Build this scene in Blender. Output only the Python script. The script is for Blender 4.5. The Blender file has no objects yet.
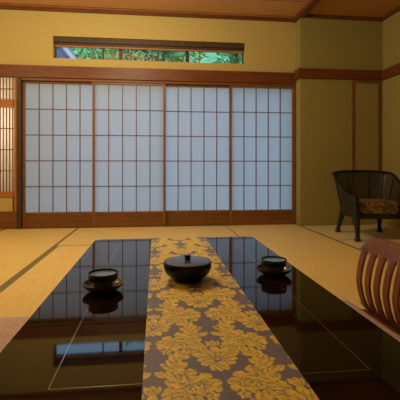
import bpy, bmesh, math, random
import numpy as np
from mathutils import Vector, Matrix
random.seed(7)
PI = math.pi
scn = bpy.context.scene
COL = scn.collection

# ------------------------------------------------------------------ helpers
def add_box(bm, x0, x1, y0, y1, z0, z1, bev=0.0):
    vs = [bm.verts.new(p) for p in ((x0,y0,z0),(x1,y0,z0),(x1,y1,z0),(x0,y1,z0),
                                    (x0,y0,z1),(x1,y0,z1),(x1,y1,z1),(x0,y1,z1))]
    fs = [bm.faces.new([vs[i] for i in f]) for f in
          ((3,2,1,0),(4,5,6,7),(0,1,5,4),(1,2,6,5),(2,3,7,6),(3,0,4,7))]
    if bev > 0:
        es = list({e for f in fs for e in f.edges})
        bmesh.ops.bevel(bm, geom=es, offset=bev, segments=2, profile=0.5, affect='EDGES')

def add_lathe(bm, prof, seg=48, cx=0, cy=0, z0=0):
    rings = []
    for r, z in prof:
        if r < 1e-5:
            rings.append([bm.verts.new((cx, cy, z0+z))])
        else:
            rings.append([bm.verts.new((cx+r*math.cos(2*PI*i/seg), cy+r*math.sin(2*PI*i/seg), z0+z)) for i in range(seg)])
    for a, b in zip(rings, rings[1:]):
        for i in range(seg):
            j = (i+1) % seg
            if len(a) == 1 and len(b) == 1: continue
            if len(a) == 1: bm.faces.new((a[0], b[j], b[i]))
            elif len(b) == 1: bm.faces.new((a[i], a[j], b[0]))
            else: bm.faces.new((a[i], a[j], b[j], b[i]))

def add_tube(bm, pts, rad, seg=10, flat=None):
    """round bar through pts; rad a number or one per point"""
    pts = [Vector(p) for p in pts]
    if not hasattr(rad, '__len__'): rad = [rad]*len(pts)
    rings = []
    up = Vector((0,0,1))
    for i, p in enumerate(pts):
        t = (pts[min(i+1,len(pts)-1)] - pts[max(i-1,0)]).normalized()
        ref = up if abs(t.dot(up)) < 0.95 else Vector((1,0,0))
        a = t.cross(ref).normalized(); b = t.cross(a).normalized()
        fa, fb = flat if flat else (1,1)
        rings.append([bm.verts.new(p + a*rad[i]*fa*math.cos(2*PI*k/seg) + b*rad[i]*fb*math.sin(2*PI*k/seg)) for k in range(seg)])
    for r, s in zip(rings, rings[1:]):
        for k in range(seg):
            bm.faces.new((r[k], r[(k+1)%seg], s[(k+1)%seg], s[k]))
    bm.faces.new(rings[0][::-1]); bm.faces.new(rings[-1])

def add_ribbon(bm, pts, side, w, th):
    """flat strip: pts centre line, side unit vector for the width, thickness th (list or number)"""
    pts = [Vector(p) for p in pts]; side = Vector(side).normalized()
    n = len(pts)
    W = w if hasattr(w,'__len__') else [w]*n
    rings = []
    for i, p in enumerate(pts):
        t = (pts[min(i+1,n-1)] - pts[max(i-1,0)]).normalized()
        nn = side.cross(t).normalized()
        h = W[i]/2; k = th/2
        rings.append([bm.verts.new(p + side*a*h + nn*b*k) for a, b in ((-1,-.5),(-.86,-1),(.86,-1),(1,-.5),(1,.5),(.86,1),(-.86,1),(-1,.5))])
    for r, s in zip(rings, rings[1:]):
        for k in range(8):
            bm.faces.new((r[k], r[(k+1)%8], s[(k+1)%8], s[k]))
    bm.faces.new(rings[0][::-1]); bm.faces.new(rings[-1])

def spline(P, n=8):
    """Catmull-Rom through P"""
    P = [Vector(p) for p in P]; Q = [2*P[0]-P[1]] + P + [2*P[-1]-P[-2]]
    out = []
    for i in range(1, len(Q)-2):
        a, b, c, d = Q[i-1:i+3]
        for k in range(n):
            t = k/n
            out.append(.5*((2*b)+(c-a)*t+(2*a-5*b+4*c-d)*t*t+(3*b-a-3*c+d)*t**3))
    out.append(P[-1]); return out

def obj(name, bm, m, parent=None, smooth=False, world=True):
    """link bm as one mesh; world=True: coordinates are world ones, moved into the parent's frame"""
    bmesh.ops.recalc_face_normals(bm, faces=bm.faces)
    if parent is not None and world:
        off = parent.matrix_basis.translation.copy()
        if parent.parent is not None: off += parent.parent.matrix_basis.translation
        bmesh.ops.translate(bm, verts=bm.verts, vec=-off)
    me = bpy.data.meshes.new(name); bm.to_mesh(me); bm.free()
    if smooth:
        for p in me.polygons: p.use_smooth = True
        try: me.set_sharp_from_angle(angle=math.radians(40))
        except Exception: pass
    o = bpy.data.objects.new(name, me); COL.objects.link(o)
    if m: me.materials.append(m)
    if parent is not None: o.parent = parent
    return o

def tag(o, label=None, cat=None, group=None, kind=None):
    if label: o['label'] = label
    if cat: o['category'] = cat
    if group: o['group'] = group
    if kind: o['kind'] = kind
    return o

def empty(name, loc, rz=0):
    o = bpy.data.objects.new(name, None); COL.objects.link(o)
    o.location = loc; o.rotation_euler = (0,0,rz); o.empty_display_size = .1
    return o

def box_obj(name, b, m, parent=None, bev=0.0, world=True, smooth=False):
    bm = bmesh.new(); add_box(bm, *b, bev=bev)
    return obj(name, bm, m, parent, smooth, world)

def struct(name, boxes, m, label=None, bev=0.0):
    bm = bmesh.new()
    for b in boxes: add_box(bm, *b, bev=bev)
    o = obj(name, bm, m); tag(o, label, None, None, 'structure'); return o

def copy_tree(o, parent=None):
    c = o.copy(); COL.objects.link(c)
    if parent is not None: c.parent = parent
    for ch in list(o.children): copy_tree(ch, c)
    return c

# ------------------------------------------------------------------ materials
def mat(name, col, rough=.6, spec=.5, metal=0.0, coat=0.0):
    m = bpy.data.materials.new(name); m.use_nodes = True
    b = m.node_tree.nodes['Principled BSDF']
    b.inputs['Base Color'].default_value = (*col, 1); b.inputs['Roughness'].default_value = rough
    b.inputs['Specular IOR Level'].default_value = spec; b.inputs['Metallic'].default_value = metal
    b.inputs['Coat Weight'].default_value = coat; b.inputs['Coat Roughness'].default_value = .05
    return m

def tex_mat(name, c1, c2, scale=(1,1,1), nscale=5, detail=4, rough=.6, bump=0.0, spec=.4, kind='noise', lo=.35, hi=.65, coat=0.0):
    m = mat(name, c1, rough, spec, 0, coat); nt = m.node_tree; N = nt.nodes; L = nt.links
    b = N['Principled BSDF']
    tc = N.new('ShaderNodeTexCoord'); mp = N.new('ShaderNodeMapping'); mp.inputs['Scale'].default_value = scale
    L.new(tc.outputs['Object'], mp.inputs['Vector'])
    t = N.new('ShaderNodeTexNoise'); t.inputs['Scale'].default_value = nscale; t.inputs['Detail'].default_value = detail
    L.new(mp.outputs[0], t.inputs['Vector'])
    r = N.new('ShaderNodeValToRGB'); r.color_ramp.elements[0].position = lo; r.color_ramp.elements[1].position = hi
    r.color_ramp.elements[0].color = (*c1,1); r.color_ramp.elements[1].color = (*c2,1)
    L.new(t.outputs['Fac'], r.inputs['Fac']); L.new(r.outputs['Color'], b.inputs['Base Color'])
    if bump:
        bp = N.new('ShaderNodeBump'); bp.inputs['Strength'].default_value = bump; bp.inputs['Distance'].default_value = .002
        L.new(t.outputs['Fac'], bp.inputs['Height']); L.new(bp.outputs[0], b.inputs['Normal'])
    return m

M = {}
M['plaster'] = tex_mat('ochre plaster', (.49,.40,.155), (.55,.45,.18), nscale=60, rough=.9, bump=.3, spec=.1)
M['plaster_dim'] = tex_mat('dimmed ochre plaster', (.30,.262,.095), (.34,.295,.11), nscale=60, rough=.9, bump=.2, spec=.1)  # same ochre plaster, the side bay's weaker light put into its colour
M['nageshi'] = tex_mat('red brown beam wood', (.120,.034,.012), (.18,.054,.018), (1.2,14,14), 3, rough=.45)
M['nageshi_y'] = tex_mat('red brown beam wood along y', (.120,.034,.012), (.18,.054,.018), (14,1.2,14), 3, rough=.45)
M['dark_wood'] = tex_mat('dark post wood', (.05,.030,.02), (.085,.05,.033), (14,14,1.2), 3, rough=.5)
M['frame'] = tex_mat('shoji frame wood', (.20,.085,.028), (.28,.12,.040), (14,14,1.2), 3, rough=.5)
M['lattice'] = tex_mat('shoji lattice wood', (.19,.095,.05), (.24,.12,.06), (14,14,2), 3, rough=.55)
M['kick'] = tex_mat('shoji kick board wood', (.16,.065,.017), (.23,.095,.026), (1,14,20), 3, rough=.5)
M['warm_wood'] = tex_mat('orange wood', (.36,.14,.04), (.46,.19,.06), (2,14,14), 3, rough=.5)
M['heri'] = mat('mat border cloth', (.21,.20,.09), .8, .1)
M['table'] = tex_mat('dark lacquered wood', (.006,.004,.003), (.018,.007,.003), (14,.8,14), 3, rough=.035, spec=.27)
M['lacquer'] = mat('black lacquer', (.010,.009,.009), .16, .6)
M['inlay'] = mat('pale metal inlay', (.30,.30,.31), .12, .5, .9)
M['bowl'] = mat('black bowl lacquer', (.004,.004,.004), .3, .3)
M['bowl_lid'] = mat('grey sheen lid lacquer', (.075,.073,.082), .24, .9)
M['cup_low'] = mat('celadon glaze', (.10,.12,.07), .35, .5)
M['cup_band'] = mat('dark blue glaze', (.006,.028,.065), .22, .5)
M['cup_in'] = mat('pale blue glaze', (.40,.52,.60), .3, .5)
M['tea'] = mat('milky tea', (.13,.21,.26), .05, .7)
M['saucer'] = tex_mat('brown lacquered saucer', (.05,.022,.013), (.10,.04,.02), (6,20,6), 4, rough=.2, spec=.5)
M['zabuton'] = tex_mat('mauve cushion cloth', (.47,.34,.31), (.57,.43,.40), nscale=90, rough=.9, spec=.1, bump=.3)
M['rattan'] = None
M['chair_black'] = mat('black stained wood', (.010,.009,.008), .28, .5)
M['zaisu'] = tex_mat('red brown bentwood', (.13,.036,.008), (.23,.07,.015), (6,14,2), 3, rough=.32, spec=.4)
M['leaf'] = tex_mat('garden foliage', (.16,.36,.10), (.36,.62,.20), nscale=2.5, rough=.6)
M['leaf2'] = tex_mat('teal foliage', (.14,.34,.13), (.32,.58,.24), nscale=2.5, rough=.6)
M['leaf3'] = tex_mat('light foliage', (.26,.46,.12), (.50,.72,.26), nscale=2.5, rough=.6)
M['bark'] = tex_mat('bark', (.06,.045,.03), (.11,.085,.06), (8,8,1), 4, rough=.9)
M['roof'] = tex_mat('blue grey roof', (.13,.17,.24), (.2,.25,.33), (1,8,1), 4, rough=.6)
M['gable'] = mat('pale gable board', (.62,.50,.46), .7, .2)
M['out_wall'] = mat('garden house wall', (.40,.38,.33), .9, .1)
M['ground'] = tex_mat('garden gravel', (.30,.29,.27), (.42,.41,.38), nscale=30, rough=.95)

# tatami: fine rush ribs (across the mat's long side) over a straw tone
def tatami_mat(name, c1, c2, along_x):
    m = mat(name, c1, .62, .35); nt = m.node_tree; N = nt.nodes; L = nt.links; b = N['Principled BSDF']
    tc = N.new('ShaderNodeTexCoord')
    w = N.new('ShaderNodeTexWave'); w.wave_type = 'BANDS'; w.bands_direction = 'X' if along_x else 'Y'
    w.inputs['Scale'].default_value = 45; w.inputs['Distortion'].default_value = .4; w.inputs['Detail'].default_value = 1
    L.new(tc.outputs['Object'], w.inputs['Vector'])
    mp = N.new('ShaderNodeMapping'); mp.inputs['Scale'].default_value = (1.5,9,1) if along_x else (9,1.5,1)
    L.new(tc.outputs['Object'], mp.inputs['Vector'])
    n = N.new('ShaderNodeTexNoise'); n.inputs['Scale'].default_value = 4; n.inputs['Detail'].default_value = 5
    L.new(mp.outputs[0], n.inputs['Vector'])
    r = N.new('ShaderNodeValToRGB'); r.color_ramp.elements[0].position = .3; r.color_ramp.elements[1].position = .7
    r.color_ramp.elements[0].color = (*c1,1); r.color_ramp.elements[1].color = (*c2,1)
    L.new(n.outputs['Fac'], r.inputs['Fac']); L.new(r.outputs[0], b.inputs['Base Color'])
    bp = N.new('ShaderNodeBump'); bp.inputs['Strength'].default_value = .25; bp.inputs['Distance'].default_value = .001
    L.new(w.outputs['Fac'], bp.inputs['Height']); L.new(bp.outputs[0], b.inputs['Normal'])
    return m
M['tatami_x'] = tatami_mat('rush matting along x', (.68,.51,.17), (.75,.575,.205), True)
M['tatami_y'] = tatami_mat('rush matting along y', (.68,.51,.17), (.75,.575,.205), False)
M['tatami_pale'] = tatami_mat('pale rush matting', (.62,.53,.27), (.70,.60,.32), False)

# ceiling boards
def board_mat(name, c1, c2, vec, gap=.45):
    m = tex_mat(name, c1, c2, vec, 3, 5, rough=.6)
    return m
M['ceil'] = board_mat('ceiling cedar boards', (.53,.28,.13), (.62,.34,.16), (1.5,18,1))
M['ceil2'] = board_mat('woven ceiling boards', (.42,.20,.06), (.52,.26,.085), (20,30,1))

# shoji paper: light passes through it
def paper_mat(name, tr, df, mix=.74):
    m = bpy.data.materials.new(name); m.use_nodes = True; nt = m.node_tree; N = nt.nodes; L = nt.links
    N.remove(N['Principled BSDF']); out = N['Material Output']
    t = N.new('ShaderNodeBsdfTranslucent'); d = N.new('ShaderNodeBsdfDiffuse'); mx = N.new('ShaderNodeMixShader')
    tc = N.new('ShaderNodeTexCoord'); n = N.new('ShaderNodeTexNoise'); n.inputs['Scale'].default_value = 35; n.inputs['Detail'].default_value = 6
    L.new(tc.outputs['Object'], n.inputs['Vector'])
    r = N.new('ShaderNodeValToRGB'); r.color_ramp.elements[0].position = .3; r.color_ramp.elements[1].position = .7
    r.color_ramp.elements[0].color = (*[c*.93 for c in tr],1); r.color_ramp.elements[1].color = (*tr,1)
    L.new(n.outputs['Fac'], r.inputs['Fac']); L.new(r.outputs[0], t.inputs['Color'])
    d.inputs['Color'].default_value = (*df,1); mx.inputs['Fac'].default_value = mix
    L.new(d.outputs[0], mx.inputs[1]); L.new(t.outputs[0], mx.inputs[2]); L.new(mx.outputs[0], out.inputs['Surface'])
    return m
M['paper'] = paper_mat('shoji paper', (.78,.82,.86), (.74,.74,.73))

def glass_mat():
    m = bpy.data.materials.new('window glass'); m.use_nodes = True; nt = m.node_tree; N = nt.nodes; L = nt.links
    N.remove(N['Principled BSDF']); out = N['Material Output']
    t = N.new('ShaderNodeBsdfTransparent'); t.inputs['Color'].default_value = (.93,.97,.96,1)
    g = N.new('ShaderNodeBsdfGlossy'); g.inputs['Roughness'].default_value = .02
    lw = N.new('ShaderNodeFresnel'); lw.inputs['IOR'].default_value = 1.45; mx = N.new('ShaderNodeMixShader')
    L.new(lw.outputs[0], mx.inputs['Fac']); L.new(t.outputs[0], mx.inputs[1]); L.new(g.outputs[0], mx.inputs[2]); L.new(mx.outputs[0], out.inputs['Surface'])
    return m
M['glass'] = glass_mat()

# floral seat cloth
def seat_cloth():
    m = mat('floral seat cloth', (.3,.2,.08), .85, .1); nt = m.node_tree; N = nt.nodes; L = nt.links; b = N['Principled BSDF']
    tc = N.new('ShaderNodeTexCoord'); v = N.new('ShaderNodeTexVoronoi'); v.inputs['Scale'].default_value = 34
    L.new(tc.outputs['Object'], v.inputs['Vector'])
    r = N.new('ShaderNodeValToRGB'); e = r.color_ramp.elements
    e[0].position = .12; e[0].color = (.34,.25,.10,1); e[1].position = .75; e[1].color = (.10,.06,.025,1)
    k = e.new(.4); k.color = (.22,.14,.05,1)
    L.new(v.outputs['Distance'], r.inputs['Fac']); L.new(r.outputs[0], b.inputs['Base Color']); return m
M['seat_cloth'] = seat_cloth()

# woven cane: fine open basket weave
def cane():
    m = bpy.data.materials.new('dark woven cane'); m.use_nodes = True; nt = m.node_tree; N = nt.nodes; L = nt.links; b = N['Principled BSDF']
    out = N['Material Output']
    b.inputs['Base Color'].default_value = (.030,.025,.022,1); b.inputs['Roughness'].default_value = .4
    tc = N.new('ShaderNodeTexCoord')
    ck = N.new('ShaderNodeTexChecker'); ck.inputs['Scale'].default_value = 110
    L.new(tc.outputs['Object'], ck.inputs['Vector'])
    tr = N.new('ShaderNodeBsdfTransparent'); mx = N.new('ShaderNodeMixShader')
    mt = N.new('ShaderNodeMath'); mt.operation = 'MULTIPLY'; mt.inputs[1].default_value = .85
    L.new(ck.outputs['Fac'], mt.inputs[0]); L.new(mt.outputs[0], mx.inputs['Fac'])
    L.new(b.outputs[0], mx.inputs[1]); L.new(tr.outputs[0], mx.inputs[2]); L.new(mx.outputs[0], out.inputs['Surface'])
    return m
M['cane'] = cane()

# ------------------------------------------------------------------ the room
YB = 4.98          # back wall face
XL, XR = -2.75, 3.0
YF = -1.6
ZC = 2.745
XJ, YJ = 1.862, 4.82   # corner where the side bay's wall juts forward

struct('floor', [(XL-.15, XR+.15, YF-.15, YB+.2, -.12, -.03)], M['dark_wood'], 'wooden sub-floor carrying the rush mats')
struct('ceiling', [(XL-.15, XJ-.05, YF-.15, YB+.2, ZC, ZC+.08)], M['ceil'], 'orange brown board ceiling over the matted room')
struct('ceiling_side', [(XJ-.05, XR+.15, YF-.15, YB+.2, ZC, ZC+.08)], M['ceil2'], 'darker woven board ceiling over the side bay')
# board joints in the ceiling
bm = bmesh.new()
for k in range(15):
    y = YF + .2 + k*.45
    add_box(bm, XL, XJ-.05, y-.004, y+.004, ZC-.003, ZC)
o = obj('trim_1', bm, M['nageshi']); tag(o, 'thin dark joints between the ceiling boards', kind='structure')

# back wall with the openings for the shoji, the transom and the left lattice window
TX0, TX1, TZ0, TZ1 = -1.277, 1.167, 2.122, 2.40
WT = YB + .16
W1X0, W1X1, W1Z0, W1Z1 = -2.55, -1.73, .40, 1.855
struct('wall_back', [
    (XL-.15, TX0, YB, WT, 1.87, ZC), (TX1, XJ, YB, WT, 1.87, ZC),
    (TX0, TX1, YB, WT, 1.87, TZ0), (TX0, TX1, YB, WT, TZ1, ZC),
    (XL-.15, W1X0, YB, WT, -.03, 1.87), (W1X0, -1.76, YB, WT, -.03, .395),
    ], M['plaster'], 'ochre plaster back wall above the shoji')
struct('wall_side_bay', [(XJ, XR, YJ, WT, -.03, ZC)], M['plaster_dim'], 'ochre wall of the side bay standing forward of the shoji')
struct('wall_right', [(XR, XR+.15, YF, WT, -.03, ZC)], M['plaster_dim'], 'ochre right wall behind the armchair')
struct('wall_left', [(XL-.15, XL, YF, WT, -.03, ZC)], M['plaster'], 'ochre left wall')
struct('wall_front', [(XL-.15, XR+.15, YF-.15, YF, -.03, ZC)], M['plaster'], 'ochre wall behind the viewpoint')

# long beams (nageshi), head rail, sill, posts
struct('trim_2', [(XL, XJ-.036, YB-.035, YB, 1.868, 2.018)], M['nageshi'], 'red brown horizontal beam above the shoji', .003)
struct('trim_3', [(-1.70, 1.85, YB-.012, YB+.09, 1.838, 1.868)], M['kick'], 'grooved head rail of the shoji')
struct('trim_4', [(-1.70, 1.85, YB-.004, YB+.10, -.03, .012)], M['kick'], 'grooved floor sill of the shoji')
struct('trim_5', [(XJ-.035, XR-.035, YJ-.035, YJ, 1.915, 2.04), (XJ-.035, XJ, YJ, YB-.035, 1.915, 2.04)], M['nageshi'], 'dark brown beam across the side bay wall')
struct('trim_6', [(XR-.035, XR, YF, YJ-.001, 1.915, 2.04)], M['nageshi_y'], 'dark brown beam along the right wall')
struct('trim_7', [(-1.700, -1.652, YB-.03, YB+.10, -.03, 1.868)], M['dark_wood'], 'dark grey brown post left of the shoji')  # greyer and darker than the wood beside it
struct('trim_8', [(1.838, 1.858, YB-.01, YB+.10, -.03, 1.868)], M['kick'], 'slim brown post right of the shoji')
struct('trim_9', [(XL, XJ-.05, YB-.03, YB, ZC-.045, ZC)], M['nageshi'], 'brown edge moulding where ceiling meets back wall')
struct('trim_10', [(XJ+.05, XR-.03, YJ-.03, YJ, ZC-.045, ZC)], M['nageshi'], 'brown edge moulding above the side bay wall')
struct('trim_11', [(XR-.03, XR, YF, YJ, ZC-.045, ZC)], M['nageshi_y'], 'brown edge moulding along the right wall')
struct('trim_12', [(XJ-.045, XJ+.045, YF, YB-.0, ZC-.05, ZC)], M['nageshi_y'], 'brown ceiling beam dividing the room from the side bay')
struct('trim_13', [(XL, -1.702, YB-.014, YB, -.03, .215)], M['kick'], 'wide brown skirting board under the lattice window')
struct('trim_14', [(XL, XL+.03, YF, YB-.03, ZC-.045, ZC)], M['nageshi_y'], 'brown edge moulding along the left wall')

# left lattice window: two paper panes behind closely spaced bars
def lattice_window():
    root = empty('window_1', (-2.14, YB, W1Z0))
    tag(root, 'small lattice window with closely spaced bars and warm lit paper', kind='structure')
    bm = bmesh.new()
    add_box(bm, W1X1-.005, W1X1+.028, YB-.014, YB+.06, .215, 1.868)
    add_box(bm, W1X0, W1X0+.03, YB-.014, YB+.06, .40, 1.868)
    add_box(bm, W1X0+.03, W1X1-.012, YB-.014, YB+.06, 1.50, 1.585)
    add_box(bm, W1X0+.03, W1X1-.012, YB-.014, YB+.06, .395, .455)
    obj('frame', bm, M['warm_wood'], root)
    for z0, z1, n in ((.455, 1.50, 4), (1.585, 1.868, 2)):
        bm = bmesh.new(); x = W1X1-.03
        while x > W1X0+.03:
            add_box(bm, x-.0045, x+.0045, YB+.005, YB+.025, z0, z1); x -= .037
        for k in range(1, n):
            z = z0 + (z1-z0)*k/n
            add_box(bm, W1X0+.03, W1X1-.012, YB+.008, YB+.022, z-.005, z+.005)
        obj('lattice', bm, M['frame'], root)
        box_obj('paper', (W1X0+.03, W1X1-.012, YB+.027, YB+.0285, z0, z1), M['paper'], root)
    return root
lattice_window()
# closed box and warm light added behind the lattice window to colour its paper
struct('added_light_box', [(-2.60, -1.66, WT+.5, WT+.55, .1, 2.0), (-2.65, -2.60, WT, WT+.55, .1, 2.0), (-1.705, -1.66, WT-.06, WT+.5, .1, 2.0),
                       (-2.6, -1.66, WT, WT+.55, 2.0, 2.05), (-2.6, -1.66, WT, WT+.55, .05, .1)], M['plaster'], 'added plaster box behind the lattice window, shutting out the sky')

# shoji
def shoji(n, x0, x1, yc, label):
    root = empty('door_%d' % n, ((x0+x1)/2, yc, .012)); tag(root, label, kind='structure')
    y0, y1 = yc-.015, yc+.015; sw = .027; zb, zt = .012, 1.845
    bm = bmesh.new()
    add_box(bm, x0, x0+sw, y0, y1, zb, zt); add_box(bm, x1-sw, x1, y0, y1, zb, zt)
    add_box(bm, x0+sw, x1-sw, y0, y1, 1.812, zt); add_box(bm, x0+sw, x1-sw, y0, y1, .168, .193); add_box(bm, x0+sw, x1-sw, y0, y1, zb, .045)
    obj('frame', bm, M['frame'], root)
    box_obj('kick_board', (x0+sw, x1-sw, y0+.008, y1-.01, .045, .168), M['kick'], root)
    bm = bmesh.new()
    for k in range(1,5):
        x = x0+sw+(x1-x0-2*sw)*k/5
        add_box(bm, x-.0055, x+.0055, y0+.006, y0+.018, .193, 1.812)
        z = .193+(1.812-.193)*k/5
        add_box(bm, x0+sw, x1-sw, y0+.008, y0+.0165, z-.0055, z+.0055)
    obj('lattice', bm, M['lattice'], root)
    box_obj('paper', (x0+sw, x1-sw, y0+.019, y0+.0205, .193, 1.812), M['paper'], root)
shoji(1, -1.650, -.766, YB+.055, 'leftmost shoji screen beside the dark post')
shoji(2, -.798, .123, YB+.018, 'second shoji screen from the left')
shoji(3, .090, .993, YB+.055, 'third shoji screen from the left')
shoji(4, .963, 1.842, YB+.018, 'rightmost shoji screen beside the side bay wall')

# transom window
def transom():
    root = empty('window_2', ((TX0+TX1)/2, YB+.1, TZ0)); tag(root, 'long low transom window with a view of green trees', kind='structure')
    bm = bmesh.new(); ya, yb = YB+.085, YB+.135
    add_box(bm, TX0, TX1, YB+.02, yb, 2.335, TZ1)
    add_box(bm, TX0, TX1, YB+.05, yb, 2.30, 2.335)
    add_box(bm, TX0, TX1, ya, yb, TZ0, TZ0+.012)
    add_box(bm, TX0, TX0+.012, ya, yb, TZ0, 2.30); add_box(bm, TX1-.012, TX1, ya, yb, TZ0, 2.30)
    obj('frame', bm, M['dark_wood'], root)
    box_obj('rail', (TX0, TX1, YB+.045, YB+.075, 2.282, 2.30), M['warm_wood'], root)
    for x in (-.455, .412):
        box_obj('stile', (x-.022, x+.022, ya+.01, yb-.01, TZ0+.012, 2.30), M['dark_wood'], root)
    for x in (-.679, -.051, .032):
        box_obj('muntin', (x-.008, x+.008, ya+.01, yb-.01, TZ0+.012, 2.30), M['dark_wood'], root)
    box_obj('muntin', (.568, .584, ya+.01, yb-.01, TZ0+.012, 2.30), M['warm_wood'], root)
    box_obj('pane', (TX0+.012, TX1-.012, YB+.112, YB+.116, TZ0+.012, 2.30), M['glass'], root)
transom()

# closet door in the side bay
def closet():
    root = empty('door_5', (2.77, YJ, 0)); tag(root, 'tall narrow closet door in the same dimmed ochre as the wall, behind the armchair', kind='structure')
    bm = bmesh.new()
    add_box(bm, 2.57, 2.605, YJ-.012, YJ, -.0, 1.90)
    add_box(bm, 2.605, 2.965, YJ-.012, YJ, 1.87, 1.90)
    add_box(bm, 2.935, 2.965, YJ-.012, YJ, 0, 1.87)
    obj('frame', bm, M['kick'], root)
    box_obj('panel', (2.605, 2.935, YJ-.006, YJ, .0, 1.87), M['plaster_dim'], root)
closet()

# ------------------------------------------------------------------ rush mats
def mat_thing(x0, x1, y0, y1, label, m=None, heri=True, along_x=None, hw=.028):
    if along_x is None: along_x = (x1-x0) > (y1-y0)
    root = empty('tatami_mat', ((x0+x1)/2, (y0+y1)/2, -.03)); tag(root, label, 'tatami mat', 'rush mats covering the floor')
    m = m or (M['tatami_x'] if along_x else M['tatami_y'])
    g = .0015
    if along_x:
        box_obj('rush_surface', (x0+g, x1-g, y0+hw, y1-hw, -.03, 0), m, root)
        for a, b in ((y0+g, y0+hw), (y1-hw, y1-g)):
            box_obj('cloth_border', (x0+g, x1-g, a, b, -.03, .001), M['heri'], root)
    else:
        box_obj('rush_surface', (x0+hw, x1-hw, y0+g, y1-g, -.03, 0), m, root)
        for a, b in ((x0+g, x0+hw), (x1-hw, x1-g)):
            box_obj('cloth_border', (a, b, y0+g, y1-g, -.03, .001), M['heri'], root)
mat_thing(-.955, .895, 3.84, YB-.02, 'rush mat lying lengthwise along the middle of the shoji', hw=.012)
mat_thing(-1.86, -.955, 3.05, YB-.02, 'rush mat in front of the leftmost shoji screen')
mat_thing(.895, XJ-.01, 3.05, YB-.02, 'rush mat in front of the rightmost shoji screen', hw=.012)
mat_thing(-.955, -.03, 1.95, 3.84, 'rush mat beyond the left half of the low table')
mat_thing(-.03, .895, 1.95, 3.84, 'rush mat beyond the right half of the low table', hw=.012)
mat_thing(-1.86, -.955, 1.12, 3.05, 'rush mat at the left edge, left of the mauve cushion')
mat_thing(.895, XJ-.01, 1.12, 3.05, 'rush mat under the slatted floor chair', hw=.012)
mat_thing(-.955, -.03, .06, 1.95, 'rush mat under the near left half of the low table')
mat_thing(-.03, .895, .06, 1.95, 'rush mat under the near right half of the low table', hw=.012)
mat_thing(XJ+.012, XR, 3.82, YJ, 'pale rush mat under the rear legs of the armchair', M['tatami_pale'], along_x=True, hw=.009)
mat_thing(XJ+.012, XR, 2.80, 3.82, 'pale rush mat under the front legs of the armchair', M['tatami_pale'], along_x=True, hw=.009)
mat_thing(XJ+.012, XR, 1.78, 2.80, 'pale rush mat in the side bay nearer than the armchair', M['tatami_pale'], along_x=True, hw=.009)
struct('trim_15', [(XJ-.01, XJ+.012, YF, YJ, -.03, .001)], M['heri'], 'thin dark strip between the room mats and the side bay mats')
# floor beyond the frame, behind and beside the viewpoint
struct('floor_near', [(XL, -1.86, YF, YB-.012, -.03, -.001), (-1.86, -.955, YF, 1.12, -.03, -.001), (-.955, .895, YF, .06, -.03, -.001),
                      (.895, XJ-.01, YF, 1.12, -.03, -.001), (XJ+.012, XR, YF, 1.78, -.03, -.001)], M['tatami_y'], 'rush matting around the viewpoint')

# ------------------------------------------------------------------ low table
TXa, TXb, TYa, TYb, TZ = -.352, .585, .585, 2.312, .33
def rounded_slab(bm, x0, x1, y0, y1, z0, z1, r, bev):
    pts = []
    for cx, cy, a0 in ((x1-r,y1-r,0),(x0+r,y1-r,90),(x0+r,y0+r,180),(x1-r,y0+r,270)):
        for k in range(7):
            a = math.radians(a0+15*k); pts.append((cx+r*math.cos(a), cy+r*math.sin(a)))
    lo = [bm.verts.new((x,y,z0)) for x,y in pts]; hi = [bm.verts.new((x,y,z1)) for x,y in pts]
    n = len(pts); top = bm.faces.new(hi); bot = bm.faces.new(lo[::-1])
    for i in range(n): bm.faces.new((lo[i],lo[(i+1)%n],hi[(i+1)%n],hi[i]))
    if bev: bmesh.ops.bevel(bm, geom=list(top.edges)+list(bot.edges), offset=bev, segments=3, profile=.5, affect='EDGES')
def low_table():
    root = empty('low_table', ((TXa+TXb)/2, (TYa+TYb)/2, 0)); tag(root, 'long low black lacquered table with a mirror-like top', 'table')
    bm = bmesh.new(); rounded_slab(bm, TXa, TXb, TYa, TYb, TZ-.035, TZ, .03, .005); obj('tabletop', bm, M['table'], root)
    i = .06; bm = bmesh.new()
    add_box(bm, TXa+i, TXb-i, TYa+i, TYa+i+.025, TZ-.10, TZ-.035); add_box(bm, TXa+i, TXb-i, TYb-i-.025, TYb-i, TZ-.10, TZ-.035)
    add_box(bm, TXa+i, TXa+i+.025, TYa+i+.025, TYb-i-.025, TZ-.10, TZ-.035); add_box(bm, TXb-i-.025, TXb-i, TYa+i+.025, TYb-i-.025, TZ-.10, TZ-.035)
    obj('apron', bm, M['lacquer'], root)
    for x in (TXa+i+.03, TXb-i-.03):
        for y in (TYa+i+.03, TYb-i-.03):
            bm = bmesh.new(); rings = []
            for z, s in ((TZ-.036,.042),(TZ-.12,.040),(.09,.030),(.03,.034),(.0012,.040)):
                rings.append([bm.verts.new((x+a*s, y+b*s, z)) for a,b in ((-1,-1),(1,-1),(1,1),(-1,1))])
            for r, q in zip(rings, rings[1:]):
                for k in range(4): bm.faces.new((r[k],r[(k+1)%4],q[(k+1)%4],q[k]))
            bm.faces.new(rings[0]); bm.faces.new(rings[-1])
            bmesh.ops.bevel(bm, geom=[e for e in bm.edges if abs(e.verts[0].co.z-e.verts[1].co.z) > .01], offset=.006, segments=2, affect='EDGES')
            obj('leg', bm, M['lacquer'], root)
    a, b, c, d, w = -.203, .443, .757, 2.15, .0013
    bm = bmesh.new()
    add_box(bm, a-w, a+w, c-w, d+w, TZ-.001, TZ+.0004); add_box(bm, b-w, b+w, c-w, d+w, TZ-.001, TZ+.0004)
    add_box(bm, a+w, b-w, c-w, c+w, TZ-.001, TZ+.0004); add_box(bm, a+w, b-w, d-w, d+w, TZ-.001, TZ+.0004)
    tag(obj('inlay_line', bm, M['inlay'], root), 'thin pale metal line set into the black top')
low_table()

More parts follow.
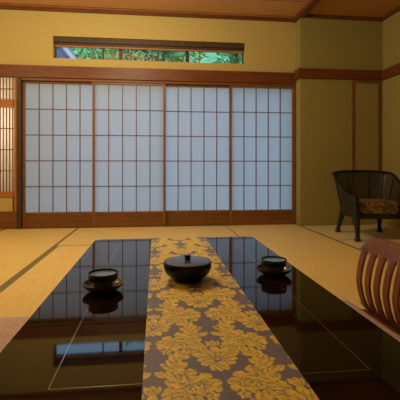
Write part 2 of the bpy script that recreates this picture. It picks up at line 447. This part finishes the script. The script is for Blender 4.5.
# ------------------------------------------------------------------ damask runner
def damask_tile(n=1.0):
    """gold mask (1 = gold) on a tile TW x TH metres at 1 mm, half-drop repeat"""
    TW, TH = .280, .360
    W, H = 280, 360
    k_ = 1.22
    u = (np.arange(W)+.5)/W*TW; v = (np.arange(H)+.5)/H*TH
    U, V = np.meshgrid(u, v)
    G = np.zeros((H, W))
    def wrap(px, py):
        du = (U-px+TW/2) % TW - TW/2; dv = (V-py+TH/2) % TH - TH/2
        return du, dv
    def petal(px, py, ang, L, Wd, pw=.75, vein=True, curl=0.0, rimw=.0022):
        L *= k_; Wd *= k_*1.18
        du, dv = wrap(px, py)
        c, s = math.cos(ang), math.sin(ang)
        a = (du*c+dv*s)/L; b = (-du*s+dv*c)
        b = b - curl*L*a*a
        ok = (a > 0) & (a < 1)
        ac = np.clip(a, 0, 1)
        prof = Wd*np.sin(PI*ac**pw)**.7
        inside = ok & (np.abs(b) < prof)
        # a dark rim keeps neighbouring petals apart
        rim = (a > -.05) & (a < 1.05) & (np.abs(b) < prof+rimw)
        G[rim] = 0.0
        G[inside] = 1.0
        if vein:
            G[inside & (np.abs(b) < .0011) & (a > .12) & (a < .62)] = .25
    def scroll(px, py, pts, side, sizes, lean=.9):
        """acanthus branch: centre line with leaflets on the side"""
        S = spline([(x*1.3, y*1.12, 0) for x, y in pts], 7)
        n_ = len(S)
        for i in range(0, n_-1, 3):
            p = S[i]; t = (S[i+1]-S[i]).normalized(); ang = math.atan2(t.y, t.x)
            f = i/(n_-1); L = sizes[0]*(1-f)+sizes[1]*f
            petal(px+p.x, py+p.y, ang+side*lean, L, L*.27, .85, True, -side*.25)
            if i % 2 == 1: petal(px+p.x, py+p.y, ang-side*lean*1.05, L*.55, L*.2, .8, False, side*.2)
        for i in range(n_-1):
            petal(px+S[i].x, py+S[i].y, math.atan2((S[i+1]-S[i]).y, (S[i+1]-S[i]).x), .011, .0030, 1, False, 0, 0.0)
        p = S[-1]; q = S[-2]; petal(p.x+px, p.y+py, math.atan2((p-q).y, (p-q).x), sizes[1]*1.2, sizes[1]*.33)
    for cx, cy in ((TW/2, TH/4), (0, TH*3/4)):
        for sg in (1, -1):
            for k, (fx, fy) in enumerate(((.100,.085),(.112,-.015),(.030,-.135),(.070,.125))):
                for q in range(5):
                    petal(cx+sg*fx, cy+fy, math.radians(90+72*q), .012, .0038, 1.0, False)
            for t in range(4): petal(cx+sg*.020, cy+.115, math.radians(90+sg*(-70+25*t)), .024, .0042, .9, False)
        for sg in (1, -1):
            scroll(cx, cy, [(sg*.006,-.074),(sg*.040,-.060),(sg*.062,-.028),(sg*.060,.012),(sg*.038,.038)], -sg, (.044,.027))
            scroll(cx, cy, [(sg*.004,-.080),(sg*.026,-.104),(sg*.056,-.104),(sg*.074,-.084)], sg, (.034,.020))
            scroll(cx, cy, [(sg*.012,.052),(sg*.032,.068),(sg*.036,.092),(sg*.020,.108)], -sg, (.030,.020))
        # flower
        for k in range(9):
            a = math.radians(-30+30*k); L = .048 if 20 <= math.degrees(a) <= 160 else .031
            petal(cx+.007*math.cos(a), cy+.007*math.sin(a), a, L, .0078, 1.2)
        for a in (-115, -90, -65): petal(cx, cy-.010, math.radians(a), .034, .0075, .9)
        for a in (60, 90, 120): petal(cx, cy+.060, math.radians(a), .026, .006, .9)
        du, dv = wrap(cx, cy+.002); rr = np.hypot(du, dv*.8)
        G[rr < .0085] = 0; G[rr < .005] = .8
    return G, TW, TH
def runner():
    x0, x1 = -.026, .293; y0, y1 = .545, 2.322
    G, TW, TH = damask_tile()
    nx = 146; ys = []
    # a little cloth hangs over each end of the table
    ny = 760; tot = (y1-y0)
    bm = bmesh.new()
    path = []      # (y, z, arc)
    ztop = TZ+.0016; arc = 0
    yb, ya = TYb+.004, TYa-.004
    for k in range(26): path.append((yb, ztop-.06+k*.06/26 ))
    n = 760
    for k in range(n+1): path.append((yb-(yb-ya)*k/n, ztop))
    for k in range(1, 26): path.append((ya, ztop-k*.06/26))
    # smooth shoulders
    P = []
    L = 0; last = None
    for y, z in path:
        if last is not None: L += math.hypot(y-last[0], z-last[1])
        last = (y, z); P.append((y, z, L))
    total = L; v0 = (.06+.83-ya) - TH/4; rows = []
    cols = []
    for (y, z, l) in P:
        row = []
        s = total - l                              # distance from the near end of the cloth
        v = (s - v0) % TH                        # lays a flower at y = .83
        iv = int(v/TH*G.shape[0]) % G.shape[0]
        for i in range(nx+1):
            f = i/nx; x = x0+(x1-x0)*f
            # soft crease across the right part
            cr = .0016*math.exp(-((y-(1.005-.05*(f-.5)))/.006)**2)*max(0,1-abs(f-.55)*3.2) if z == ztop else 0
            row.append(bm.verts.new((x, y, z+cr)))
            u = (x-.1335+TW/2) % TW
            iu = int(u/TW*G.shape[1]) % G.shape[1]
            cols.append(G[iv, iu])
        rows.append(row)
    for a, b in zip(rows, rows[1:]):
        for i in range(nx): bm.faces.new((a[i], a[i+1], b[i+1], b[i]))
    bm.verts.index_update()
    me = bpy.data.meshes.new('table_runner'); bm.to_mesh(me); bm.free()
    at = me.attributes.new('damask', 'FLOAT', 'POINT')
    at.data.foreach_set('value', np.array(cols, dtype=np.float32))
    m = mat('damask silk', (.2,.2,.2), .55, .35); nt = m.node_tree; N = nt.nodes; K = nt.links; b = N['Principled BSDF']
    an = N.new('ShaderNodeAttribute'); an.attribute_name = 'damask'
    tc = N.new('ShaderNodeTexCoord')
    nz = N.new('ShaderNodeTexNoise'); nz.inputs['Scale'].default_value = 60; nz.inputs['Detail'].default_value = 4
    K.new(tc.outputs['Object'], nz.inputs['Vector'])
    g = N.new('ShaderNodeValToRGB'); g.color_ramp.elements[0].color = (.62,.46,.03,1); g.color_ramp.elements[1].color = (.95,.75,.09,1)
    g.color_ramp.elements[0].position = .3; g.color_ramp.elements[1].position = .7
    K.new(nz.outputs['Fac'], g.inputs['Fac'])
    d = N.new('ShaderNodeValToRGB'); d.color_ramp.elements[0].color = (.14,.13,.19,1); d.color_ramp.elements[1].color = (.20,.185,.255,1)
    K.new(nz.outputs['Fac'], d.inputs['Fac'])
    mx = N.new('ShaderNodeMix'); mx.data_type = 'RGBA'
    K.new(an.outputs['Fac'], mx.inputs[0]); K.new(d.outputs[0], mx.inputs[6]); K.new(g.outputs[0], mx.inputs[7]); K.new(mx.outputs[2], b.inputs['Base Color'])
    me.materials.append(m)
    for p in me.polygons: p.use_smooth = True
    o = bpy.data.objects.new('table_runner', me); COL.objects.link(o)
    sol = o.modifiers.new('thickness', 'SOLIDIFY'); sol.thickness = .0012; sol.offset = 0
    tag(o, 'mauve silk runner with gold damask flowers down the middle of the low table', 'table runner')
runner()

# ------------------------------------------------------------------ things on the table
def saucer_and_cup(x, y, lab_s, lab_c):
    r = .069
    prof = [(0,.0),(.036,.0),(.040,.004),(.052,.008),(.063,.016),(r,.025),(r,.0275),(r-.002,.0275),(.060,.019),(.048,.0105),(0,.0085)]
    bm = bmesh.new(); add_lathe(bm, prof, 56)
    s = obj('saucer', bm, M['saucer'], None, True); s.location = (x, y, TZ+.0006)
    tag(s, lab_s, 'saucer', 'saucers under the tea cups')
    root = empty('tea_cup', (x, y, TZ+.0112)); tag(root, lab_c, 'tea cup', 'tea cups on the low table')
    bm = bmesh.new(); add_lathe(bm, [(0,.0),(.030,.0),(.031,.004),(.037,.009),(.0405,.018),(.0425,.027),(.0405,.027),(.038,.020),(.030,.012),(0,.010)], 56)
    obj('bowl', bm, M['cup_low'], root, True, False)
    bm = bmesh.new(); add_lathe(bm, [(.0405,.0272),(.0427,.0272),(.0475,.0285),(.0495,.031),(.0500,.048),(.0490,.0515),(.0478,.050),(.0468,.032),(.0405,.0272)], 56)
    tag(obj('rim_band', bm, M['cup_band'], root, True, False), 'glossy dark blue glazed upper band')
    bm = bmesh.new(); add_lathe(bm, [(0,.0455),(.0456,.0455),(.0456,.044),(0,.044)], 56)
    tag(obj('tea', bm, M['tea'], root, True, False), 'pale tea reflecting the shoji')
saucer_and_cup(-.180, 1.350, 'round brown lacquered saucer on the table left of the gold runner', 'dark blue banded tea cup on the saucer left of the runner')
saucer_and_cup(.462, 1.475, 'round brown lacquered saucer on the table right of the gold runner', 'dark blue banded tea cup on the saucer right of the runner')

def lidded_bowl():
    root = empty('lidded_bowl', (.118, 1.445, TZ+.0026)); tag(root, 'round black lacquered bowl with flat grey lid on the damask runner', 'bowl')
    bm = bmesh.new(); add_lathe(bm, [(0,0),(.056,0),(.058,.004),(.055,.009),(.070,.015),(.083,.028),(.089,.045),(.0905,.062),(.0895,.067),(.086,.067),(.0855,.062),(0,.058)], 64)
    obj('body', bm, M['bowl'], root, True, False)
    bm = bmesh.new(); add_lathe(bm, [(0,.0585),(.0845,.0625),(.0845,.068),(.080,.069),(.040,.071),(0,.072)], 64)
    l = obj('lid', bm, M['bowl_lid'], root, True, False); tag(l, 'shallow grey sheened lid')
    bm = bmesh.new(); add_lathe(bm, [(0,.074),(.012,.074),(.010,.079),(.013,.086),(.012,.090),(0,.091)], 24)
    obj('knob', bm, M['bowl'], l, True, False)
lidded_bowl()

# ------------------------------------------------------------------ floor cushions
def cushion(x0, x1, y0, y1, h, label, z0=0.002):
    bm = bmesh.new(); n = 26; top = []; bot = []
    cx, cy = (x0+x1)/2, (y0+y1)/2; sx, sy = (x1-x0)/2, (y1-y0)/2
    for i in range(n+1):
        a = []; b = []
        for j in range(n+1):
            u = -1+2*i/n; v = -1+2*j/n
            e = (max(0,1-abs(u)**5)*max(0,1-abs(v)**5))**.55
            # sides draw in a little between the pointed corners
            ku = 1-.03*(1-v*v); kv = 1-.03*(1-u*u)
            a.append(bm.verts.new((cx+u*sx*ku, cy+v*sy*kv, z0+h*.28+h*.72*e*(.9+.1*math.cos(u*1.5)*math.cos(v*1.5)))))
            b.append(bm.verts.new((cx+u*sx*ku, cy+v*sy*kv, z0+h*.24*(1-e))))
        top.append(a); bot.append(b)
    for i in range(n):
        for j in range(n):
            bm.faces.new((top[i][j],top[i+1][j],top[i+1][j+1],top[i][j+1])); bm.faces.new((bot[i][j],bot[i][j+1],bot[i+1][j+1],bot[i+1][j]))
    for i in range(n):
        bm.faces.new((top[i][0],bot[i][0],bot[i+1][0],top[i+1][0])); bm.faces.new((top[i][n],top[i+1][n],bot[i+1][n],bot[i][n]))
        bm.faces.new((top[0][i],top[0][i+1],bot[0][i+1],bot[0][i])); bm.faces.new((top[n][i],bot[n][i],bot[n][i+1],top[n][i+1]))
    root = empty('floor_cushion', (cx, cy, 0)); tag(root, label, 'cushion', 'floor cushions beside the low table')
    obj('cover', bm, M['zabuton'], root, True)
    bm = bmesh.new()
    for k in range(4):
        a = k*PI/2+PI/4
        add_tube(bm, [(cx, cy, z0+h*.93), (cx+.022*math.cos(a), cy+.022*math.sin(a), z0+h*1.03)], .0015, 6)
    obj('tuft', bm, M['zabuton'], root)
cushion(-.93, -.33, 1.38, 1.97, .05, 'mauve floor cushion on the left side of the low table')
cushion(.50, 1.03, 1.38, 1.97, .05, 'mauve floor cushion on the slatted floor chair right of the table', .022)

# ------------------------------------------------------------------ floor chair (zaisu)
def zaisu():
    root = empty('legless_floor_chair', (.86, 1.665, 0)); tag(root, 'red brown bentwood legless floor chair with slatted back, right of the table', 'floor chair')
    yc, hw = 1.675, .225
    # side profile of the back in x,z (leans outwards, bulges towards the sitter)
    prof = [(1.095,.010),(1.075,.035),(1.057,.065),(1.040,.115),(1.030,.170),(1.033,.220),(1.045,.280),(1.065,.340),(1.092,.392)]
    S = spline([(x,0,z) for x,z in prof], 6)
    box_b = bmesh.new(); rounded_slab(box_b, .60, 1.085, yc-hw, yc+hw, .002, .018, .04, .003); obj('seat', box_b, M['zaisu'], root, smooth=True)
    cut = next(i for i, p in enumerate(S) if p.z > .325)
    lo = next(i for i, p in enumerate(S) if p.z > .050)
    ns = 6; pitch = 2*hw/ns
    for k in range(ns):
        y = yc-hw+pitch*(k+.5); bm = bmesh.new()
        pts = [(p.x - .018*(1-((y-yc)/hw)**2)*-.5*min(1,p.z/.3), y, p.z) for p in S[lo-2:cut+3]]
        n_ = len(pts); W = [.045+.022*abs(2*i/(n_-1)-1)**6 for i in range(n_)]
        add_ribbon(bm, pts, (0,1,0), W, .011)
        obj('slat', bm, M['zaisu'], root, smooth=True)
    # top and bottom boards span all the slats; the top board's outer corners are rounded
    def board(a, b, name, rnd):
        bm = bmesh.new(); rows = []
        ny = 28
        for j in range(ny+1):
            t = -1+2*j/ny; y = yc+hw*t; col = []
            seg = S[a:b]; n_ = len(seg)
            bow = .009*(1-t*t)
            for i, p in enumerate(seg):
                q = Vector((p.x+bow*min(1,p.z/.3), y, p.z))
                if rnd:
                    ed = max(0,(abs(t)-.80)/.20); drop = .045*(1-math.sqrt(max(0,1-ed*ed)))
                    q.z -= drop*i/(n_-1)
                    q.z += .012*(1-t*t)*i/(n_-1)
                col.append(q)
            rows.append(col)
        th = .0065
        F = [[bm.verts.new(q+Vector((-th,0,0))) for q in c] for c in rows]; B = [[bm.verts.new(q+Vector((th,0,0))) for q in c] for c in rows]
        m_ = len(rows[0])
        for j in range(ny):
            for i in range(m_-1):
                bm.faces.new((F[j][i],F[j+1][i],F[j+1][i+1],F[j][i+1])); bm.faces.new((B[j][i],B[j][i+1],B[j+1][i+1],B[j+1][i]))
            bm.faces.new((F[j][m_-1],F[j+1][m_-1],B[j+1][m_-1],B[j][m_-1])); bm.faces.new((F[j][0],B[j][0],B[j+1][0],F[j+1][0]))
        for i in range(m_-1):
            bm.faces.new((F[0][i],F[0][i+1],B[0][i+1],B[0][i])); bm.faces.new((F[ny][i],B[ny][i],B[ny][i+1],F[ny][i+1]))
        obj(name, bm, M['zaisu'], root, smooth=True)
    board(cut, len(S), 'top_rail', True)
    board(0, lo+1, 'bottom_rail', False)
zaisu()

# ------------------------------------------------------------------ armchair
def armchair():
    root = empty('armchair', (2.318, 3.98, 0), math.radians(-7.5))
    tag(root, 'black tub armchair with woven cane back and floral seat in the side bay', 'armchair')
    W, Dp = .285, .295       # half spans between the feet; the front is -y
    def part(name, bm, m, sm=True): return obj(name, bm, m, root, sm, False)
    # rail: horseshoe, highest at the back, sweeping down to the front legs
    half = [(0,.315,.715),(.13,.312,.713),(.25,.285,.705),(.325,.20,.692),(.335,.08,.640),(.322,-.06,.555),(.292,-.19,.475),(.250,-.272,.442)]
    half_pts = spline(half, 6)
    full = [Vector((-p.x,p.y,p.z)) for p in half_pts[::-1]][:-1] + half_pts
    bm = bmesh.new(); add_tube(bm, full, .017, 10, (1.25,.8)); part('arm_rail', bm, M['chair_black'])
    # cane shell between rail and seat frame
    def low(p):
        # matching point on the seat frame
        y = p.y*.83 if p.y > 0 else p.y
        dx, dy = p.x/.338*1.0, y/.262
        n_ = (abs(dx)**7+abs(dy)**7)**(1/7)
        if p.y > 0: return Vector((dx/n_*.243, dy/n_*.258, .275))
        return Vector((math.copysign(.243, p.x), max(p.y, -.262), .275))
    bm = bmesh.new(); rows = []
    for p in full:
        q = low(p); rows.append([q.lerp(p, t/8)+Vector((0,0,0)) for t in range(9)])
    V = [[bm.verts.new(c) for c in r] for r in rows]
    for a, b in zip(V, V[1:]):
        for i in range(8): bm.faces.new((a[i],b[i],b[i+1],a[i+1]))
    sh = part('cane_back', bm, M['cane']); md = sh.modifiers.new('thickness','SOLIDIFY'); md.thickness = .008; md.offset = 0
    # posts within the shell
    for i in (6, 14, 22, 30):
        for s in (1,-1):
            idx = len(full)//2 + s*i
            if 0 <= idx < len(full):
                p = full[idx]; q = low(p); bm = bmesh.new()
                add_tube(bm, [q, q.lerp(p,.5), p], .009, 8); part('post', bm, M['chair_black'])
    # seat frame
    bm = bmesh.new(); rounded_slab(bm, -.236, .236, -.264, .250, .225, .282, .05, .006); part('seat_frame', bm, M['chair_black'])
    # cushion
    bm = bmesh.new(); rounded_slab(bm, -.225, .225, -.262, .225, .282, .400, .05, .035); 
    c = part('seat_cushion', bm, M['seat_cloth']); tag(c, 'gold and brown floral cushion')
    # legs with ball feet
    for sx in (-1,1):
        for sy in (-1,1):
            bm = bmesh.new()
            if sy < 0: pts = [(sx*.245,-.275,.44),(sx*.243,-.275,.34),(sx*.240,-.277,.24),(sx*.237,-.280,.15),(sx*.238,-.290,.07),(sx*.240,-.298,.03)]; rad = [.024,.029,.032,.027,.022,.023]
            else: pts = [(sx*.206,.228,.30),(sx*.210,.235,.23),(sx*.218,.247,.17),(sx*.232,.268,.09),(sx*.242,.285,.03)]; rad = [.030,.032,.028,.022,.023]
            add_tube(bm, spline(pts,5), [float(v) for v in np.interp(np.linspace(0,len(rad)-1,(len(rad)-1)*5+1), range(len(rad)), rad)], 12)
            leg = part('leg', bm, M['chair_black'])
            fx, fy, _ = pts[-1]; bm = bmesh.new()
            add_lathe(bm, [(0,.0012),(.020,.0012),(.030,.008),(.033,.018),(.028,.030),(.020,.036),(0,.038)], 20, fx, fy)
            obj('foot', bm, M['chair_black'], leg, True, False)
armchair()

# ------------------------------------------------------------------ the garden behind the transom
struct('ground', [(-30, 30, YB+.25, 40, -.9, -.6)], M['ground'], 'garden ground outside')
def tree(x, y, h, r, m, label, n=2600, sq=1.0):
    root = empty('garden_tree', (x, y, -.6)); tag(root, label, 'tree', 'garden trees seen through the transom')
    bm = bmesh.new(); add_tube(bm, spline([(0,0,0),(.08,.05,h*.35),(-.05,.0,h*.7),(.03,0,h*.92)],4), [.16*(1-.85*i/12) for i in range(13)], 8)
    for k in range(5):
        a = k*1.3; z = h*(.35+.09*k)
        add_tube(bm, [(0,0,z),(math.cos(a)*r*.5,math.sin(a)*r*.5,z+.4),(math.cos(a)*r*.8,math.sin(a)*r*.8,z+.8)], [.05,.03,.012], 6)
    obj('trunk', bm, M['bark'], root, False, False)
    bm = bmesh.new(); rnd = random.Random(int(x*37+y*11))
    blobs = [(rnd.uniform(-.6,.6)*r, rnd.uniform(-.6,.6)*r, h*rnd.uniform(.45,.95), r*rnd.uniform(.28,.5)) for _ in range(24)]
    for i in range(n):
        bx, by, bz, br = blobs[i % 24]
        d = Vector((rnd.gauss(0,1),rnd.gauss(0,1),rnd.gauss(0,1))).normalized()*br*rnd.uniform(.6,1.05)
        p = Vector((bx,by,bz))+Vector((d.x,d.y,d.z*sq))
        a = Vector((rnd.gauss(0,1),rnd.gauss(0,1),rnd.gauss(0,.6))).normalized(); b = a.cross(Vector((rnd.gauss(0,1),rnd.gauss(0,1),rnd.gauss(0,1)))).normalized()
        s = rnd.uniform(.09,.17)
        bm.faces.new([bm.verts.new(p+a*s), bm.verts.new(p+b*s*.5), bm.verts.new(p-a*s), bm.verts.new(p-b*s*.5)])
    obj('foliage', bm, m, root, False, False)
labs = ['leafy green tree at the left of the transom view', 'teal green tree left of the middle of the transom view', 'light green tree in the middle of the transom view',
        'dark green tree right of the middle of the transom view', 'teal green tree at the right end of the transom view']
for (x, y, h, r, k), lb in zip(((-2.6,14.6,6.2,1.45,'leaf'),(-.15,10.2,5.2,.95,'leaf2'),(.5,13.6,6.2,1.3,'leaf3'),(2.3,10.4,5.4,.95,'leaf'),(3.5,13.6,6.4,1.3,'leaf2')), labs):
    tree(x, y, h, r, M[k], lb)
# wooded slope behind them
bm = bmesh.new(); nx_, ny_ = 60, 24; V = []
rnd = random.Random(3)
for i in range(nx_+1):
    c = []
    for j in range(ny_+1):
        x = -16+34*i/nx_; y = 17+13*j/ny_
        c.append(bm.verts.new((x, y, -.7+13.5*(j/ny_)**.8+rnd.uniform(-.35,.35))))
    V.append(c)
for i in range(nx_):
    for j in range(ny_): bm.faces.new((V[i][j],V[i+1][j],V[i+1][j+1],V[i][j+1]))
o = obj('hillside', bm, M['leaf2']); tag(o, 'green wooded slope behind the garden trees', kind='structure')
# neighbouring roof at the left end of the transom
def neighbour():
    x, y = -2.15, 9.6
    root = empty('garden_house', (x, y, -.6)); tag(root, 'small neighbouring house with blue grey roof at the left end of the transom', 'building')
    box_obj('wall', (x-1.6, x+.35, y+.1, y+1.9, -.6, 2.9), M['out_wall'], root)
    bm = bmesh.new()
    ridge = (x-.45, 4.2); e1 = (x+.62, 2.88); e0 = (x-1.52, 2.88); t = .10
    for a, b in ((ridge, e1), (e0, ridge)):
        pts = [(a[0], a[1]), (b[0], b[1]), (b[0], b[1]+t), (a[0], a[1]+t)]
        lo = [bm.verts.new((p, y-.25, q)) for p, q in pts]; hi = [bm.verts.new((p, y+2.1, q)) for p, q in pts]
        bm.faces.new(lo); bm.faces.new(hi[::-1])
        for i in range(4): bm.faces.new((lo[i],lo[(i+1)%4],hi[(i+1)%4],hi[i]))
    obj('roof', bm, M['roof'], root)
    bm = bmesh.new()
    for a, b in ((ridge, e1), (e0, ridge)):
        pts = [(a[0], a[1]-.12), (b[0], b[1]-.12), (b[0], b[1]+.03), (a[0], a[1]+.03)]
        lo = [bm.verts.new((p, y-.31, q)) for p, q in pts]; hi = [bm.verts.new((p, y-.255, q)) for p, q in pts]
        bm.faces.new(lo); bm.faces.new(hi[::-1])
        for i in range(4): bm.faces.new((lo[i],lo[(i+1)%4],hi[(i+1)%4],hi[i]))
    obj('barge_board', bm, M['gable'], root)
    bm = bmesh.new(); tri = ((x-1.4,2.9),(x+.5,2.9),(x-.45,4.1))
    lo = [bm.verts.new((p, y+.1, q)) for p, q in tri]; hi = [bm.verts.new((p, y+1.9, q)) for p, q in tri]
    bm.faces.new(lo); bm.faces.new(hi[::-1])
    for i in range(3): bm.faces.new((lo[i],lo[(i+1)%3],hi[(i+1)%3],hi[i]))
    obj('gable_wall', bm, M['roof'], root)
neighbour()

# ------------------------------------------------------------------ light
w = bpy.data.worlds.new('sky'); scn.world = w; w.use_nodes = True
bg = w.node_tree.nodes['Background']; bg.inputs['Color'].default_value = (.42,.66,1.0,1); bg.inputs['Strength'].default_value = 2.3

def area(name, loc, size, power, col, rot=(0,0,0), shape='DISK', spread=PI):
    l = bpy.data.lights.new(name, 'AREA'); l.shape = shape; l.size = size; l.energy = power; l.color = col; l.spread = spread
    o = bpy.data.objects.new(name, l); COL.objects.link(o); o.location = loc; o.rotation_euler = rot; return o
def point(name, loc, rad, power, col):
    l = bpy.data.lights.new(name, 'POINT'); l.shadow_soft_size = rad; l.energy = power; l.color = col
    o = bpy.data.objects.new(name, l); COL.objects.link(o); o.location = loc; return o
WARM = (1.0,.82,.50)
point('room_pendant_light', (-.45, 3.15, 2.30), .2, 82, WARM)
point('left_room_light', (-2.0, 2.9, 2.2), .15, 38, (1.0,.78,.42))
point('added_box_light', (-2.1, WT+.32, 1.3), .12, 22, (1.0,.78,.58))  # added inside the closed box so the lattice paper looks warm

# ------------------------------------------------------------------ camera
cam = bpy.data.cameras.new('camera'); co = bpy.data.objects.new('camera', cam); COL.objects.link(co)
co.location = (0,0,.75); co.rotation_euler = (PI/2, 0, -math.atan(44/385))
cam.sensor_width = 36; cam.lens = 36*385/400; cam.shift_y = -.08; cam.clip_start = .02
scn.camera = co
scn.view_settings.view_transform = 'Standard'; scn.view_settings.look = 'None'
scn.view_settings.exposure = 0.0; scn.view_settings.gamma = 1.0; scn.view_settings.use_curve_mapping = False
